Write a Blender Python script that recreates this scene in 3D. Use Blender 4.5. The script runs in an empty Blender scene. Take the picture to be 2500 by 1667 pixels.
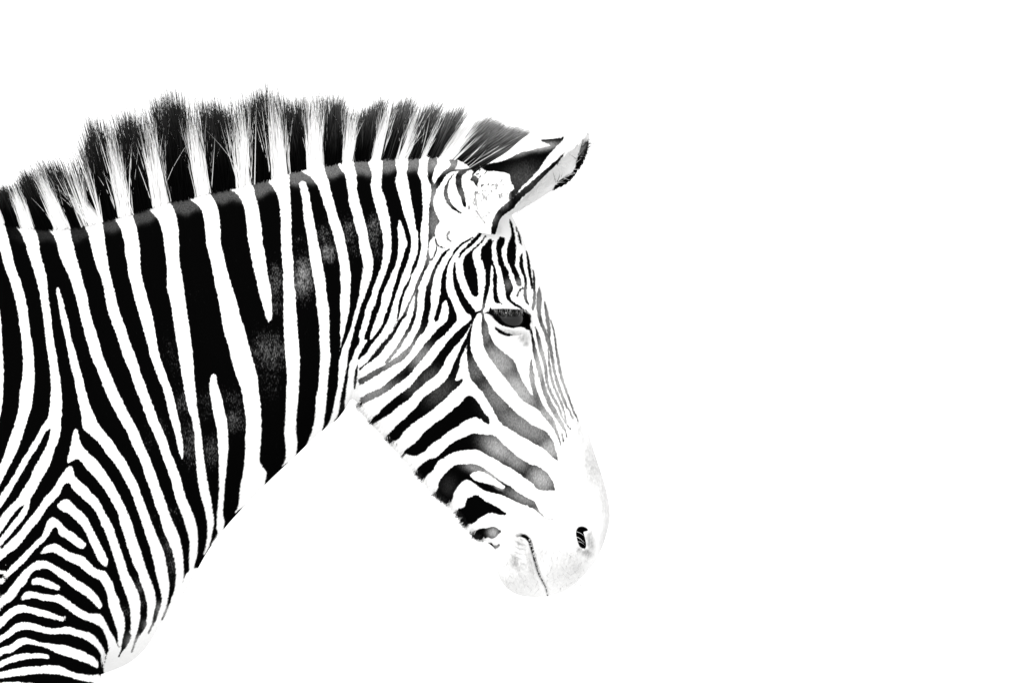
import bpy, math
import numpy as np
R = math.radians
rng = np.random.default_rng(11)
# ------------------------------------------------------------------ camera, sky, sun, exposure
S = 0.0007                      # metres for one unit of the coat chart
ZC = 1.2435
DIST = 18.0
CAMZ = 0.62
scene = bpy.context.scene
cam = bpy.data.objects.new('camera', bpy.data.cameras.new('camera'))
scene.collection.objects.link(cam)
cam.location = (0, -DIST, CAMZ)
cam.rotation_euler = (R(90), 0, 0)
cam.data.sensor_width = 36
cam.data.lens = 36 * DIST / (2500 * S)
cam.data.shift_y = (ZC - CAMZ) / (2500 * S)
cam.data.clip_start = 0.5
cam.data.clip_end = 20000
scene.camera = cam

SUN_EL, SUN_AZ = R(48), R(205)          # azimuth from +Y, clockwise seen from above
world = bpy.data.worlds.new('World'); scene.world = world
world.use_nodes = True
wn = world.node_tree.nodes; wl = world.node_tree.links
bg = wn['Background']; bg.inputs['Strength'].default_value = 0.15
sky = wn.new('ShaderNodeTexSky'); sky.sky_type = 'NISHITA'; sky.sun_disc = False
sky.sun_elevation = SUN_EL; sky.sun_rotation = SUN_AZ
sky.air_density = 1.0; sky.dust_density = 1.0; sky.ozone_density = 1.0
bw = wn.new('ShaderNodeRGBToBW')
veil = wn.new('ShaderNodeMath'); veil.operation = 'ADD'; veil.inputs[1].default_value = 4.6   # even white overcast over the whole sky
wl.new(sky.outputs[0], bw.inputs[0]); wl.new(bw.outputs[0], veil.inputs[0]); wl.new(veil.outputs[0], bg.inputs['Color'])
sl = bpy.data.lights.new('sun', 'SUN'); sl.energy = 2.0; sl.angle = R(0.6); sl.color = (1, 0.99, 0.97)
so = bpy.data.objects.new('sun', sl); scene.collection.objects.link(so)
sd = (math.cos(SUN_EL)*math.sin(SUN_AZ), math.cos(SUN_EL)*math.cos(SUN_AZ), math.sin(SUN_EL))
so.rotation_euler = (R(90)-SUN_EL, 0, -SUN_AZ + math.pi)
so.location = (sd[0]*5, sd[1]*5, sd[2]*5)
vs = scene.view_settings
vs.view_transform = 'Standard'; vs.look = 'None'; vs.gamma = 1.0; vs.exposure = 0.07
scene.cycles.max_bounces = 14; scene.cycles.diffuse_bounces = 10; scene.cycles.transmission_bounces = 10

# ------------------------------------------------------------------ helpers
def W3(p):                       # chart (x, y, depth) -> metres
    p = np.asarray(p, float)
    return np.stack([(p[..., 0]-1250)*S, p[..., 2]*S, ZC+(833.5-p[..., 1])*S], -1)

def mesh_obj(name, verts, faces, mat, parent=None, attrs=None, smooth=True):
    me = bpy.data.meshes.new(name)
    verts = np.asarray(verts, np.float32); faces = np.asarray(faces, np.int32)
    k = faces.shape[1]
    me.vertices.add(len(verts)); me.vertices.foreach_set('co', verts.ravel())
    me.loops.add(faces.size); me.loops.foreach_set('vertex_index', faces.ravel())
    me.polygons.add(len(faces)); me.polygons.foreach_set('loop_start', np.arange(len(faces), dtype=np.int32)*k)
    me.polygons.foreach_set('loop_total', np.full(len(faces), k, np.int32))
    me.update(calc_edges=True)
    me.polygons.foreach_set('use_smooth', np.full(len(faces), smooth))
    for n, a in (attrs or {}).items():
        at = me.attributes.new(n, 'FLOAT', 'POINT'); at.data.foreach_set('value', np.asarray(a, np.float32).ravel())
    me.materials.append(mat); me.update()
    o = bpy.data.objects.new(name, me); scene.collection.objects.link(o)
    if parent: o.parent = parent
    return o

def grid_faces(nu, nv, wrap_v=False):
    i = np.arange(nu-1)[:, None]; j = np.arange(nv if wrap_v else nv-1)[None, :]
    j2 = (j+1) % nv
    return np.stack([i*nv+j, (i+1)*nv+j, (i+1)*nv+j2, i*nv+j2], -1).reshape(-1, 4)

def catmull(P, n=5, closed=False):
    P = np.asarray(P, float)
    if len(P) < 3: return P
    if closed: Q = np.vstack([P[-1:], P, P[:2]])
    else: Q = np.vstack([2*P[0]-P[1], P, 2*P[-1]-P[-2]])
    out = []
    t = np.linspace(0, 1, n, endpoint=False)[:, None]
    for k in range(1, len(Q)-2):
        p0, p1, p2, p3 = Q[k-1], Q[k], Q[k+1], Q[k+2]
        out.append(0.5*((2*p1)+(-p0+p2)*t+(2*p0-5*p1+4*p2-p3)*t**2+(-p0+3*p1-3*p2+p3)*t**3))
    if not closed: out.append(P[-1:])
    return np.vstack(out)

TILE = dict(a=(0,200,3.92), b=(500,200,3.92), c=(1000,250,3.92), d=(0,600,3.92), e=(500,600,3.92),
            f=(1000,600,3.92), g=(0,1000,3.92), h=(500,1000,3.92), i=(1000,1000,3.92), j=(0,1267,3.92),
            k=(1150,1240,4.9), s=(0,0,1.0))
def pts(s):
    out = []; T = TILE['s']
    for w in s.split():
        if w in TILE: T = TILE[w]
        else:
            v = [float(q) for q in w.split(',')]
            out.append([T[0]+v[0]/T[2], T[1]+v[1]/T[2]]+[q/T[2] for q in v[2:]])
    return np.array(out)

# ------------------------------------------------------------------ the coat chart (side view of the hide)
OPS = []
def poly(sign, A, B=None):
    if B is None: P = catmull(pts(A), 4, True)
    else: P = np.vstack([catmull(pts(A), 4), catmull(pts(B), 4)[::-1]])
    OPS.append((sign, 'p', P))
def white(A, B=None): poly(-1, A, B)
def black(A, B=None): poly(+1, A, B)
def stroke(sign, A):              # x,y,full width
    P = catmull(pts(A), 4); P[:, 2] = P[:, 2]*0.5+(0.7 if sign > 0 else 0)
    OPS.append((sign, 's', P))

# --- neck, left to right (white on black)
white('d -30,400 -60,700 -60,1200 g -80,0 -60,300 -80,420', 'd 2,490 30,640 50,800 60,960 72,1120 78,1280 75,1400 65,1568 g 40,120 20,220 0,300 -40,420')
white('a -60,1310 -40,1420 -10,1510 d 5,0 40,120 65,220 110,330 140,420 165,500 190,600 210,700 220,800 240,900 250,1000 258,1150 255,1260 245,1350 230,1450 222,1568 g 200,100 180,180 150,260 120,350 90,450 40,560 0,640 -60,760',
      'a 30,1330 70,1420 90,1490 d 110,0 130,70 150,160 180,250 220,350 245,440 265,500 290,620 310,740 325,860 345,960 360,1100 370,1240 368,1350 358,1460 345,1568 g 310,110 285,200 250,310 210,420 150,540 100,640 50,740 0,820 -60,900')
white('a 110,1340 170,1410 210,1460 240,1530 d 260,0 280,80 310,160 345,260 375,370 400,450 415,540 435,650 450,760 462,860 475,960 490,1050 500,1120 515,1220 522,1320 525,1420 515,1568 g 495,110 440,190 400,270 350,350 300,440 240,530 180,650 120,740 60,820 20,880 0,920 -60,1010',
      'a 290,1330 330,1400 360,1450 380,1520 d 390,0 400,70 420,150 450,250 470,330 480,420 490,520 510,640 525,760 540,880 555,980 575,1070 590,1180 605,1260 615,1330 625,1420 630,1500 630,1568 g 625,130 620,230 600,320 570,390 550,460 530,530 490,610 430,710 390,790 340,870 325,960 300,1020 240,1100 180,1170 130,1230 70,1300 30,1350 0,1380 -60,1430')
black('g 520,200 480,240 440,310 400,390 340,480 280,590 230,670 180,760 120,860 60,950 0,1040 -60,1120', 'g 525,215 520,270 490,360 430,480 370,590 320,700 260,790 220,860 150,930 90,1000 20,1090 -60,1180')
black('g 285,925 220,965 160,1040 110,1110 60,1180 0,1245 -60,1300', 'g 285,930 255,980 220,1030 160,1100 100,1180 50,1240 0,1305 -60,1350')
white('d 572,418 560,435 568,500 585,580 600,680 620,770 645,870 670,980 690,1080 715,1200 740,1290 760,1400 780,1490 800,1568 g 810,60 820,130 835,210 870,240 930,290 1000,360 1050,440 1110,510 1180,610 1240,720 1290,820 1330,930 1370,1050 1400,1150 1440,1270 1470,1370 1500,1500 j 1510,521 1530,600 1555,700 1558,790 1535,850 1520,920 1490,1000',
      'd 574,418 590,430 610,490 635,570 655,660 685,760 700,860 730,970 765,1080 790,1180 820,1270 840,1360 865,1450 905,1568 g 940,80 980,160 1040,240 1100,310 1150,390 1230,500 1290,620 1350,730 1390,850 1430,960 1470,1070 1510,1170 1550,1270 1590,1370 1610,1470 j 1625,521 1635,600 1640,680 1635,730 1600,850')
white('g 765,208 740,230 725,320 710,400 685,500 695,535', 'g 765,208 780,220 800,310 840,390 880,430 840,530 780,490')
white('g 700,480 780,490 820,520 860,580 920,640 980,710 1040,790 1090,870 1140,960 1170,1040 1190,1130 1220,1220 1250,1330 1280,1420 1310,1500 j 1345,521 1360,590 1390,670 1410,750 1425,830 1420,930 1405,1010 1370,1070 1340,1100',
      'g 820,370 840,390 900,450 960,500 1020,580 1070,650 1120,730 1170,820 1210,900 1250,990 1290,1090 1320,1190 1350,1290 1380,1370 1400,1450 j 1440,521 1460,580 1490,660 1505,740 1510,830 1500,880 1490,960 1470,1020')
white('g 715,560 690,570 640,630 600,700 540,790 480,850 430,930 370,1010 300,1090 240,1170 170,1240 100,1310 60,1350 0,1400 -60,1450', 'g 740,640 700,715 650,740 620,820 560,890 500,950 460,1020 400,1100 340,1170 280,1250 200,1340 140,1380 60,1450 0,1500 -60,1550')
white('g 690,600 680,690 700,715 750,790 800,840 870,900 930,960 980,1040 1010,1120 1050,1200 1080,1300 1105,1370 1130,1450 j 1165,521 1190,610 1220,700 1250,780 1265,850 1272,950 1270,1040 1250,1110 1220,1190 1180,1275',
      'g 715,560 740,580 755,650 800,700 860,750 920,820 980,880 1020,960 1060,1030 1110,1120 1140,1200 1170,1300 1200,1390 1230,1480 j 1255,521 1290,580 1320,650 1350,720 1365,800 1362,900 1355,1000 1340,1090')
white('d 560,0 580,90 620,190 680,310 720,430 750,520 780,640 810,760 840,880 875,990 900,1080 940,1170 980,1260 1020,1370 1060,1460 1110,1568 g 1160,90 1200,160 1250,250 1290,350 1340,450 1390,550 1420,660 1460,760 1490,860 1520,950 1560,1060 1590,1170 1630,1270 1670,1370 1690,1470 1698,1568 j 1690,600 1680,680 1640,780 1600,870 1550,980',
      'd 715,0 730,70 760,170 790,270 820,380 850,480 880,620 910,750 960,890 1000,1040 1050,1170 1100,1280 1150,1400 1190,1480 1232,1568 g 1290,110 1350,220 1400,350 1440,430 1490,560 1530,660 1560,760 1600,860 1640,990 1680,1090 1730,1200 1750,1290 1765,1380 1770,1470 1770,1568 j 1765,600 1750,660 1735,740')
white('a 420,1260 470,1370 480,1430 520,1480 550,1540 d 560,0 575,60', 'a 580,1290 640,1370 680,1420 690,1490 d 715,0 725,60')
white('a 740,1300 790,1360 830,1420 860,1480 870,1540 d 880,0 910,120 940,220 980,310 1010,410 1030,540 1060,660 1100,780 1140,880 1180,1010 1220,1120 1270,1230 1300,1330 1340,1430 1395,1568 g 1430,110 1480,210 1520,300 1560,410 1590,500 1640,630 1670,740 1700,860 1740,960 1780,1080 1810,1180 1828,1270 1825,1350 1820,1440 1815,1568 j 1790,610 1770,680 1735,740',
      'a 900,1260 950,1310 985,1350 1000,1420 1012,1500 d 1020,0 1040,120 1060,240 1090,360 1120,470 1150,600 1190,720 1230,820 1260,920 1300,1020 1340,1130 1370,1240 1420,1350 1450,1450 1498,1568 g 1540,120 1580,210 1620,300 1660,430 1700,530 1740,640 1770,750 1800,850 1850,970 1890,1080 1905,1180 1905,1290 1895,1400 1870,1490 1860,1568')
white('a 1040,1230 1080,1290 1130,1360 1165,1420 1185,1490 d 1205,0 1215,100 1235,210 1250,310 1280,420 1310,530 1345,660 1380,770 1410,880 1440,980 1460,1080 1500,1180 1540,1290 1590,1410 1627,1568 g 1650,90 1680,190 1710,310 1730,400 1760,490',
      'a 1200,1160 1230,1220 1270,1270 1300,1360 1320,1430 1335,1500 d 1345,0 1355,100 1360,220 1380,340 1410,440 1440,560 1470,650 1495,760 1515,880 1530,980 1560,1100 1600,1210 1640,1330 1680,1440 1710,1568 g 1735,110 1755,220 1770,330 1780,420 1768,490')
white('a 1330,1130 1380,1180 1430,1230 1480,1280 1530,1350 1560,1430 1575,1500 d 1580,0 1600,120 1610,230 1615,330 1615,430 1640,520 1665,640 1680,760 1700,880 1720,1000 1745,1160 1765,1270 1780,1370 1800,1470 1820,1568 g 1860,120 1880,250 1888,400 1900,560 1910,700 1930,800 1955,900 h 20,1000 35,1130 30,1220 10,1330 -10,1380',
      'a 1580,1060 1600,1110 1640,1170 1670,1230 1700,1310 1715,1400 1722,1490 d 1725,0 1728,140 1750,270 1770,390 1790,520 1805,640 1825,760 1840,880 1855,1000 1870,1140 1880,1280 1895,1400 1908,1568 g 1930,130 1950,260 h 0,390 20,530 40,680 60,780 80,900 95,1030 95,1100 80,1180 60,1260 40,1320 0,1390')
white('e 95,1248 72,1268 65,1400 75,1480 90,1568 h 115,130 135,230 140,340 150,480 148,600 148,760 140,880 130,980 120,1090 118,1150 125,1190 60,1290', 'e 98,1248 125,1262 140,1340 160,1410 180,1480 200,1568 h 225,100 235,200 240,340 235,450 225,560 205,720 195,860 185,950 185,1020 195,1080 165,1185 100,1300')
white('a 1720,1060 1760,1110 1860,1160 1930,1230 b -5,1310 0,1340 15,1440 25,1568 e 60,140 90,270 110,390 140,520 170,680 200,850 240,980 260,1070 290,1180 330,1300 360,1390 392,1568 h 405,150 400,300 395,450 375,620 345,740 335,860 320,930 290,990',
      'b 0,940 30,1040 80,1110 120,1190 140,1260 155,1380 165,1568 e 190,90 220,230 250,330 280,430 320,550 350,680 390,800 430,950 460,1060 490,1170 515,1260 530,1400 548,1568 h 555,150 550,280 540,380 535,490 560,550 595,600 590,660 575,720 540,800')
white('b 180,970 200,1020 260,1050 320,1090 360,1160 390,1250 405,1350 415,1450 430,1568 e 460,160 490,290 520,420 550,540 580,640 600,710 622,750', 'b 445,920 470,1010 490,1100 515,1190 530,1280 550,1420 565,1568 e 590,120 610,260 635,390 650,500 655,620 655,710 628,750')
white('b 580,900 600,950 640,1000 690,1080 715,1160 730,1280 735,1400 740,1568 e 745,120 760,250 760,420 765,560 762,700 770,830 775,980 785,1120 798,1280 790,1400 783,1568 h 775,130 768,220 775,320 780,420 770,480 740,545',
      'b 810,850 815,900 820,1060 830,1200 835,1350 840,1568 e 855,130 860,260 865,380 880,480 885,620 895,760 905,880 915,1000 920,1130 912,1290 905,1430 893,1568 h 880,150 885,240 890,300 885,370 875,430 840,480')
white('b 930,958 905,985 920,1060 940,1150 945,1250 960,1370 980,1460 995,1568 e 1010,120 1030,240 1055,360 1075,470 1080,600 1095,700 1105,830 1110,980 1112,1120 1100,1250 1090,1370 1070,1470 1064,1568 h 1055,100 1030,200 1000,280 970,345',
      'b 935,958 970,975 995,1050 1015,1150 1035,1250 1055,1360 1080,1480 1098,1568 e 1125,130 1150,270 1165,380 1175,500 1195,620 1200,760 1200,880 1205,980 1212,1080 1200,1180 1185,1280 1180,1400 1162,1568 h 1150,80 1140,160 1100,250')
white('b 890,820 930,870 1000,910 1050,960 1090,1020 1120,1110 1150,1200 1180,1290 1200,1380 1230,1460 1255,1568 e 1280,100 1300,220 1305,340 1310,450 1300,560 1308,700 1300,830 1308,930 1298,1020', 'b 1130,740 1160,880 1190,960 1210,1050 1240,1160 1270,1270 1300,1360 1330,1450 1357,1568 e 1380,120 1395,230 1405,330 1398,440 1395,560 1385,660 1360,760 1345,840 1320,930 1299,1020')
white('b 1245,720 1290,830 1340,900 1360,980 1375,1090 1385,1180 1420,1290 1440,1390 1470,1480 1480,1568 e 1500,100 1520,200 1510,300 1495,400 1480,500 1460,590 1430,690 1410,790 1370,890 1330,980 1305,1060 1290,1140 1285,1260 1275,1370 1250,1470 1232,1568 h 1210,80 1180,140 1130,200',
      'b 1415,710 1440,830 1460,920 1460,1030 1475,1120 1500,1210 1530,1330 1560,1450 1582,1568 e 1610,110 1615,220 1590,350 1560,430 1530,520 1500,590 1475,680 1445,780 1425,870 1400,960 1380,1050 1370,1140 1350,1240 1330,1340 1310,1430 1290,1568 h 1270,60 1200,180')
white('b 1540,700 1580,830 1600,900 1590,1000 1610,1110 1640,1230 1670,1330 1700,1450 1712,1568 e 1710,90 1695,200 1660,310 1620,410 1590,510 1550,600 1530,700 1500,800 1480,870 1490,910 1480,950 1450,1000 1420,1080 1390,1140 1380,1230 1365,1320 1355,1420 1340,1500 1338,1568 h 1300,60 1230,160',
      'b 1700,680 1705,850 1695,960 1700,1060 1730,1120 1750,1230 1775,1330 1785,1450 1792,1568 e 1785,90 1765,190 1740,260 1710,350 1670,450 1640,560 1600,650 1580,740 1550,830 1530,905 1560,920 1530,970 1490,1040 1472,1100 1490,1300 1500,1500 h 1440,100')
white('b 1862,1330 1850,1430 1858,1568 e 1850,100 1830,200 1790,280 1760,360 1730,420 1700,500 1690,580 1660,660 1640,720 1610,800 1590,880 1575,910', 'b 1866,1330 1900,1400 1920,1480 1942,1568 e 1915,80 1890,170 1860,250 1840,330 1810,420 1790,510 1760,600 1730,680 1700,770 1660,830 1610,900 1578,912')
N17R = 'b 1930,660 1950,790 1935,880 1950,980 c 0,840 20,960 40,1060 60,1190 80,1260 85,1350 f 80,80 50,170 20,250 e 1960,340 1920,400 1895,460 1870,540 1850,640 1845,720 1830,760 1790,840 1720,920 1660,990 1600,1070 1550,1130 1480,1190'
white('b 1815,690 1830,800 1840,880 1825,960 1850,1060 1880,1170 1910,1290 1950,1400 c 0,1250 15,1290 20,1372 f 15,40 e 1960,110 1930,210 1890,310 1850,430 1820,520 1790,620 1760,720 1720,800 1660,890 1600,960 1550,1040 1490,1090 1465,1115', N17R)
# chest and forearm
white('j 1112,1120 1160,1225 1225,1180 1320,1050 1455,975 1575,815 1700,705 1840,475 2100,500', 'j 1060,1250 1035,1310 1005,1400 996,1480 1000,1600 1300,1560 1700,1300 2000,900')
stroke(1, 'j 1385,1000,60 1360,1060,40 1325,1130,18 1295,1210,8 1270,1270,4')
stroke(1, 'j 1530,820,40 1500,920,30 1475,1000,14 1430,1090,6')
stroke(1, 'j 1660,640,40 1640,740,26 1605,850,10 1555,960,5')
stroke(1, 'j 1235,1120,70 1205,1210,40 1180,1260,12 1150,1310,5')
white('g 590,940 600,915 660,875 710,890 770,950 840,1010 890,1080 930,1160 970,1240 1010,1320 1050,1400 1068,1450 1065,1500 1045,1515 1010,1490 970,1440 940,1370 900,1290 870,1210 830,1140 760,1070 700,1010 640,985')
white('g 545,1045 510,1070 480,1130 450,1210 400,1260 330,1330 260,1400 200,1460 140,1520 j 80,550 30,600 0,630 -60,690', 'g 600,1090 580,1130 540,1160 510,1220 460,1280 400,1330 340,1400 280,1470 200,1540 j 130,560 60,640 0,715 -60,780')
white('g 500,1090 545,1045 590,1065 640,1110 680,1155 740,1190 800,1240 860,1290 855,1325 820,1340 770,1320 720,1280 660,1240 610,1210 590,1145 540,1140')
stroke(-1, 'j 94,450,10 65,492,26 25,540,34 -30,600,40')
white('j 435,345 445,315 490,270 550,248 610,265 660,300 720,330 780,352 830,365 880,410 930,460 970,490 1040,510 1080,560 1110,620 1135,710 1165,770 1180,850 1205,910 1218,990 1210,1080 1190,1160 1172,1240 1150,1200 1148,1110 1145,1070 1120,1000 1100,930 1075,860 1060,780 1050,700 1020,640 980,590 900,545 840,500 790,455 700,415 620,365 560,330 500,335')
white('j -80,880 0,815 60,750 120,690 180,610 240,540 300,480 360,430 430,408 490,415 560,450 630,490 700,530 760,580 830,620 900,670 950,720 990,780 1010,830 985,862 950,840 910,790 850,740 790,700 720,650 660,600 600,560 540,510 480,485 400,495 350,520 310,580 290,630 240,670 200,730 160,780 100,820 50,860 0,900 -80,960')
white('j 337,632 350,590 400,570 460,580 520,600 580,630 615,660 590,688 540,675 480,660 420,635 350,637')
white('j 240,770 270,720 320,697 380,705 440,720 500,730 560,735 610,728 660,760 720,805 780,850 840,885 900,905 960,905 1000,920 1030,970 1060,1030 1090,1090 1117,1150 1100,1200 1060,1248 1050,1180 1030,1110 1000,1050 950,1010 880,980 810,955 740,910 670,860 610,815 560,800 500,790 440,785 380,765 320,770 260,782')
white('j -80,1020 0,970 60,930 120,880 180,840 250,825 310,840 370,855 440,870 510,890 570,915 620,935 655,930 668,955 640,978 580,970 520,955 450,940 390,925 330,905 260,900 190,920 130,970 70,1030 20,1065 -80,1120')
white('j -80,1170 0,1130 60,1110 110,1080 160,1030 220,995 290,990 350,1000 420,1020 480,1040 560,1050 620,1040 700,1035 780,1060 850,1080 910,1100 950,1140 980,1180 1010,1230 1028,1290 1015,1370 1000,1440 992,1350 985,1290 950,1230 900,1190 840,1150 780,1130 720,1110 650,1100 570,1105 480,1095 400,1080 320,1060 260,1065 200,1080 150,1120 90,1155 30,1190 -80,1230')
white('j -80,1300 0,1265 60,1230 130,1210 180,1175 230,1145 290,1140 350,1155 430,1180 500,1190 570,1200 640,1205 700,1220 770,1245 830,1265 890,1300 940,1330 970,1380 965,1425 920,1410 870,1380 800,1355 730,1330 660,1310 600,1290 550,1265 500,1240 430,1220 360,1205 280,1200 210,1240 150,1280 80,1290 30,1330 -80,1370')
white('j -80,1415 0,1385 60,1350 120,1325 200,1300 280,1285 340,1290 400,1285 470,1290 520,1315 500,1335 440,1330 370,1335 300,1340 230,1355 150,1375 90,1400 40,1425 0,1435 -80,1455')
white('j -80,1480 0,1465 80,1455 160,1435 240,1420 320,1410 400,1410 480,1400 560,1400 620,1410 680,1440 740,1465 810,1480 880,1490 960,1485 985,1500 990,1560 960,1590 920,1565 850,1550 780,1535 700,1510 620,1490 540,1480 460,1478 380,1480 300,1490 220,1500 140,1510 60,1520 0,1530 -80,1540')
stroke(-1, 'j -80,1640,80 40,1610,90 200,1598,80 350,1610,80 600,1660,80 950,1720,80')
for q in range(7):
    stroke(-1, 'j %d,%d,75 300,%d,85 950,%d,75' % (-200, 1800+q*210, 1760+q*210, 1860+q*210))
# face: white ground, dark stripes
OPS.append((-1, 'p', np.vstack([catmull(pts(N17R), 4), pts('e 1480,1190 1455,1400 1430,1500 h 1330,60 1250,150 1400,300 1900,700'), np.array([[1300,1600],[1700,1500],[1600,600],[1300,300],[1010,360]])])))
black('e 1465,1150 1440,1230 1430,1330 1435,1375 1452,1340 1460,1280 1468,1200')
black('b 1930,660 1950,790 1935,880 1950,980 c 0,840 20,960 40,1060 60,1190 80,1260 85,1350 f 80,80 50,170 20,250 e 1960,340 1920,400 1895,460 1870,540 1850,640 1845,740',
      'c 95,500 90,600 80,690 110,760 122,860 125,960 130,1080 118,1150 112,1220 105,1300 115,1372 f 108,70 90,150 60,230 20,310 e 1960,390 1925,450 1895,540 1880,620 1862,690 1852,740')
# second band from the crest, forked at the ear
black('c 205,500 175,600 178,740 195,790 210,850 205,930 190,1000 188,1100 185,1200 188,1300 180,1372 f 165,130 140,220 100,310 60,400 40,470 10,530 e 1930,620 1900,680 1850,740 1830,780 1790,850 1720,930 1660,1000 1600,1075 1550,1130 1480,1190',
      'c 240,480 270,580 250,620 230,680 218,760 230,805 255,860 235,930 230,990 245,1060 270,1120 290,1165 260,1200 245,1250 245,1300 225,1320 215,1500 f 205,140 190,190 160,250 130,310 95,400 70,450 40,510 20,550 0,590 e 1930,690 1890,740 1840,830 1800,900 1740,970 1680,1050 1620,1100 1560,1140 1480,1205')
stroke(1, 'c 235,845,40 290,760,45 340,690,40 400,650,38 425,600,60 420,560,70')
stroke(1, 'c 380,670,14 450,660,12 520,662,16 600,640,14 700,612,8')
stroke(1, 'c 245,1320,8 262,1370,10 255,1440,8 225,1510,8 195,1530,14')
stroke(1, 'c 262,1375,8 300,1402,5 350,1410,3')
white('c 215,1322 190,1370 186,1450 200,1508 225,1498 245,1440 250,1380 235,1335')
stroke(1, 'f 78,440,18 68,520,20 62,600,22 50,680,26 25,760,30 e 1950,830,30 1910,900,26 1860,980,24 1800,1060,22 1745,1130,18')
black('f 350,60 300,110 250,200 210,290 185,370 160,430 150,520 140,620 125,700 110,780 80,840 50,900 20,950 e 1960,980 1900,1035 1830,1090 1760,1135 1700,1170 1630,1200 1560,1240 1475,1290',
      'f 395,45 340,110 300,170 260,240 235,320 220,400 205,500 208,600 190,690 180,760 150,830 100,880 60,950 20,1010 e 1960,1050 1900,1110 1830,1150 1760,1190 1690,1230 1620,1270 1550,1310 1480,1345')
black('f 510,-10 440,60 400,120 370,170 340,230 320,290 305,360 300,440 300,520 290,600 340,545 365,570 380,630 375,690 350,750 300,790 250,840 200,900 150,960 90,1040 40,1100 e 1960,1145 1900,1200 1830,1260 1760,1315 1690,1370 1620,1400 1550,1430 1490,1460',
      'f 525,0 460,55 420,120 390,170 365,240 355,320 355,420 375,500 410,560 440,640 455,690 450,740 410,790 350,860 290,910 230,970 180,1040 120,1110 60,1180 e 1960,1250 1900,1300 1830,1350 1760,1400 1690,1440 1600,1480 1540,1505 1490,1530')
stroke(1, 'f 310,500,26 298,570,32 285,630,38 265,700,36 258,725,30')
stroke(1, 'c 610,1310,5 560,1340,12 510,1370,14 460,1415,16 425,1460,20')
stroke(1, 'c 680,1268,14 650,1310,26 600,1360,30 545,1415,22 500,1455,18 475,1500,18')
stroke(1, 'c 725,1298,10 690,1350,8 640,1400,10 600,1440,10')
black('f 432,178 415,250 418,330 430,420 460,500 500,590 540,650 590,700 580,745', 'f 440,178 445,260 460,340 490,420 530,500 590,590 640,660 625,720 605,760')
stroke(1, 'f 620,680,40 650,662,16 680,655,6')
black('f 590,720 540,770 480,820 420,880 370,930 320,1000 260,1080 200,1160 120,1230 60,1300 e 1960,1370 1860,1440 1770,1510 1700,1568 h 1670,40 1600,80 1570,100', 'f 605,750 560,830 510,900 450,970 400,1030 350,1100 320,1170 260,1250 180,1310 100,1380 40,1430 e 1960,1480 1900,1520 1830,1568 h 1790,40 1720,80 1660,110 1600,130')
black('f 600,760 570,830 540,900 500,980 460,1070 420,1160 390,1230 350,1300 290,1360 220,1410 160,1450 100,1510 60,1568 h 1960,50 1900,110 1850,150 1780,220 1740,260',
      'f 602,800 580,880 560,950 540,990 510,1050 490,1110 480,1170 460,1230 440,1300 470,1305 502,1285 505,1320 470,1360 400,1420 340,1480 280,1530 235,1568 i 160,60 80,110 h 1960,170 1900,230 1850,290 1790,305')
black('f 598,790 560,900 550,980 550,1040 560,1130 570,1220 590,1290 640,1350 700,1420 740,1480 795,1568 i 840,90 880,140 940,185 1000,220 1060,260 1120,290 1190,330 1270,370 1330,420 1370,460 1418,500', 'f 604,790 585,900 585,980 600,1050 640,1140 690,1220 750,1310 810,1400 880,1470 975,1568 i 1040,60 1100,100 1160,150 1230,180 1300,210 1340,260 1380,330 1400,400 1422,500')
white('f 545,985 520,1080 490,1200 450,1300 500,1285 520,1330', 'f 548,985 550,1080 560,1180 570,1240 580,1290 560,1340')
black('f 695,690 690,800 700,900 720,1000 760,1080 820,1160 890,1250 950,1330 1010,1400 1060,1470 1130,1520 1222,1568 i 1270,60 1320,120 1370,180 1400,240 1430,310 1448,360', 'f 705,690 750,780 760,860 790,920 830,980 900,1040 990,1110 1020,1170 1060,1270 1110,1360 1150,1420 1190,1450 1230,1430 1250,1480 1295,1568 i 1350,60 1390,130 1410,200 1440,290 1452,360')
black('f 1165,1100 1147,1180 1145,1250 1155,1320 1175,1400 1190,1470', 'f 1165,1100 1175,1180 1192,1250 1195,1320 1220,1400 1240,1470')
stroke(1, 'f 718,560,22 712,600,18 700,640,14 700,680,14 705,720,14')
black('f 650,5 600,50 540,110 515,170 515,250 530,320 560,400 600,490 630,510 655,500 660,460 655,380 650,290 630,220 610,150 605,80')
black('c 765,1320 720,1380 690,1420 680,1480 690,1540 f 682,130 710,200 725,270 728,340 720,420 705,500 700,570 700,600', 'c 800,1340 785,1400 790,1480 800,1560 f 800,170 785,215 775,280 775,350 765,420 745,500 725,570 704,600')
black('f 784,180 800,240 800,300 800,400 800,500 820,560 880,585', 'f 795,150 810,200 830,270 840,340 838,430 845,510 870,560 890,585')
black('c 835,1350 830,1430 840,1500 850,1568 f 870,230 890,310 905,380 920,460 925,520 960,560 1010,600 1090,632', 'c 865,1300 910,1315 905,1360 880,1430 885,1500 f 890,130 910,200 940,250 960,330 985,400 990,440 970,480 965,520 1000,565 1050,590 1095,630')
black('c 955,1120 965,1200 975,1270 960,1330 935,1400 930,1470 940,1568 f 945,180 980,260 1010,340 1030,400 1055,405', 'c 958,1120 985,1180 1000,1250 1010,1340 1020,1420 1015,1500 1010,1568 f 1008,200 1040,280 1065,350 1068,400')
black('f 1075,75 1055,130 1048,190 1065,250 1090,310 1100,370 1105,400', 'f 1082,75 1088,200 1100,260 1120,340 1125,400')
black('c 1040,1240 1038,1290 1050,1340 1070,1370 1065,1310 1050,1260')
stroke(1, 'c 1022,1200,6 1026,1240,9')
stroke(1, 'f 1118,60,6 1130,120,16 1142,200,24 1152,280,22 1165,350,20 1175,415,20')
stroke(1, 'f 1184,240,5 1190,320,16 1192,400,16 1197,480,14')
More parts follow.
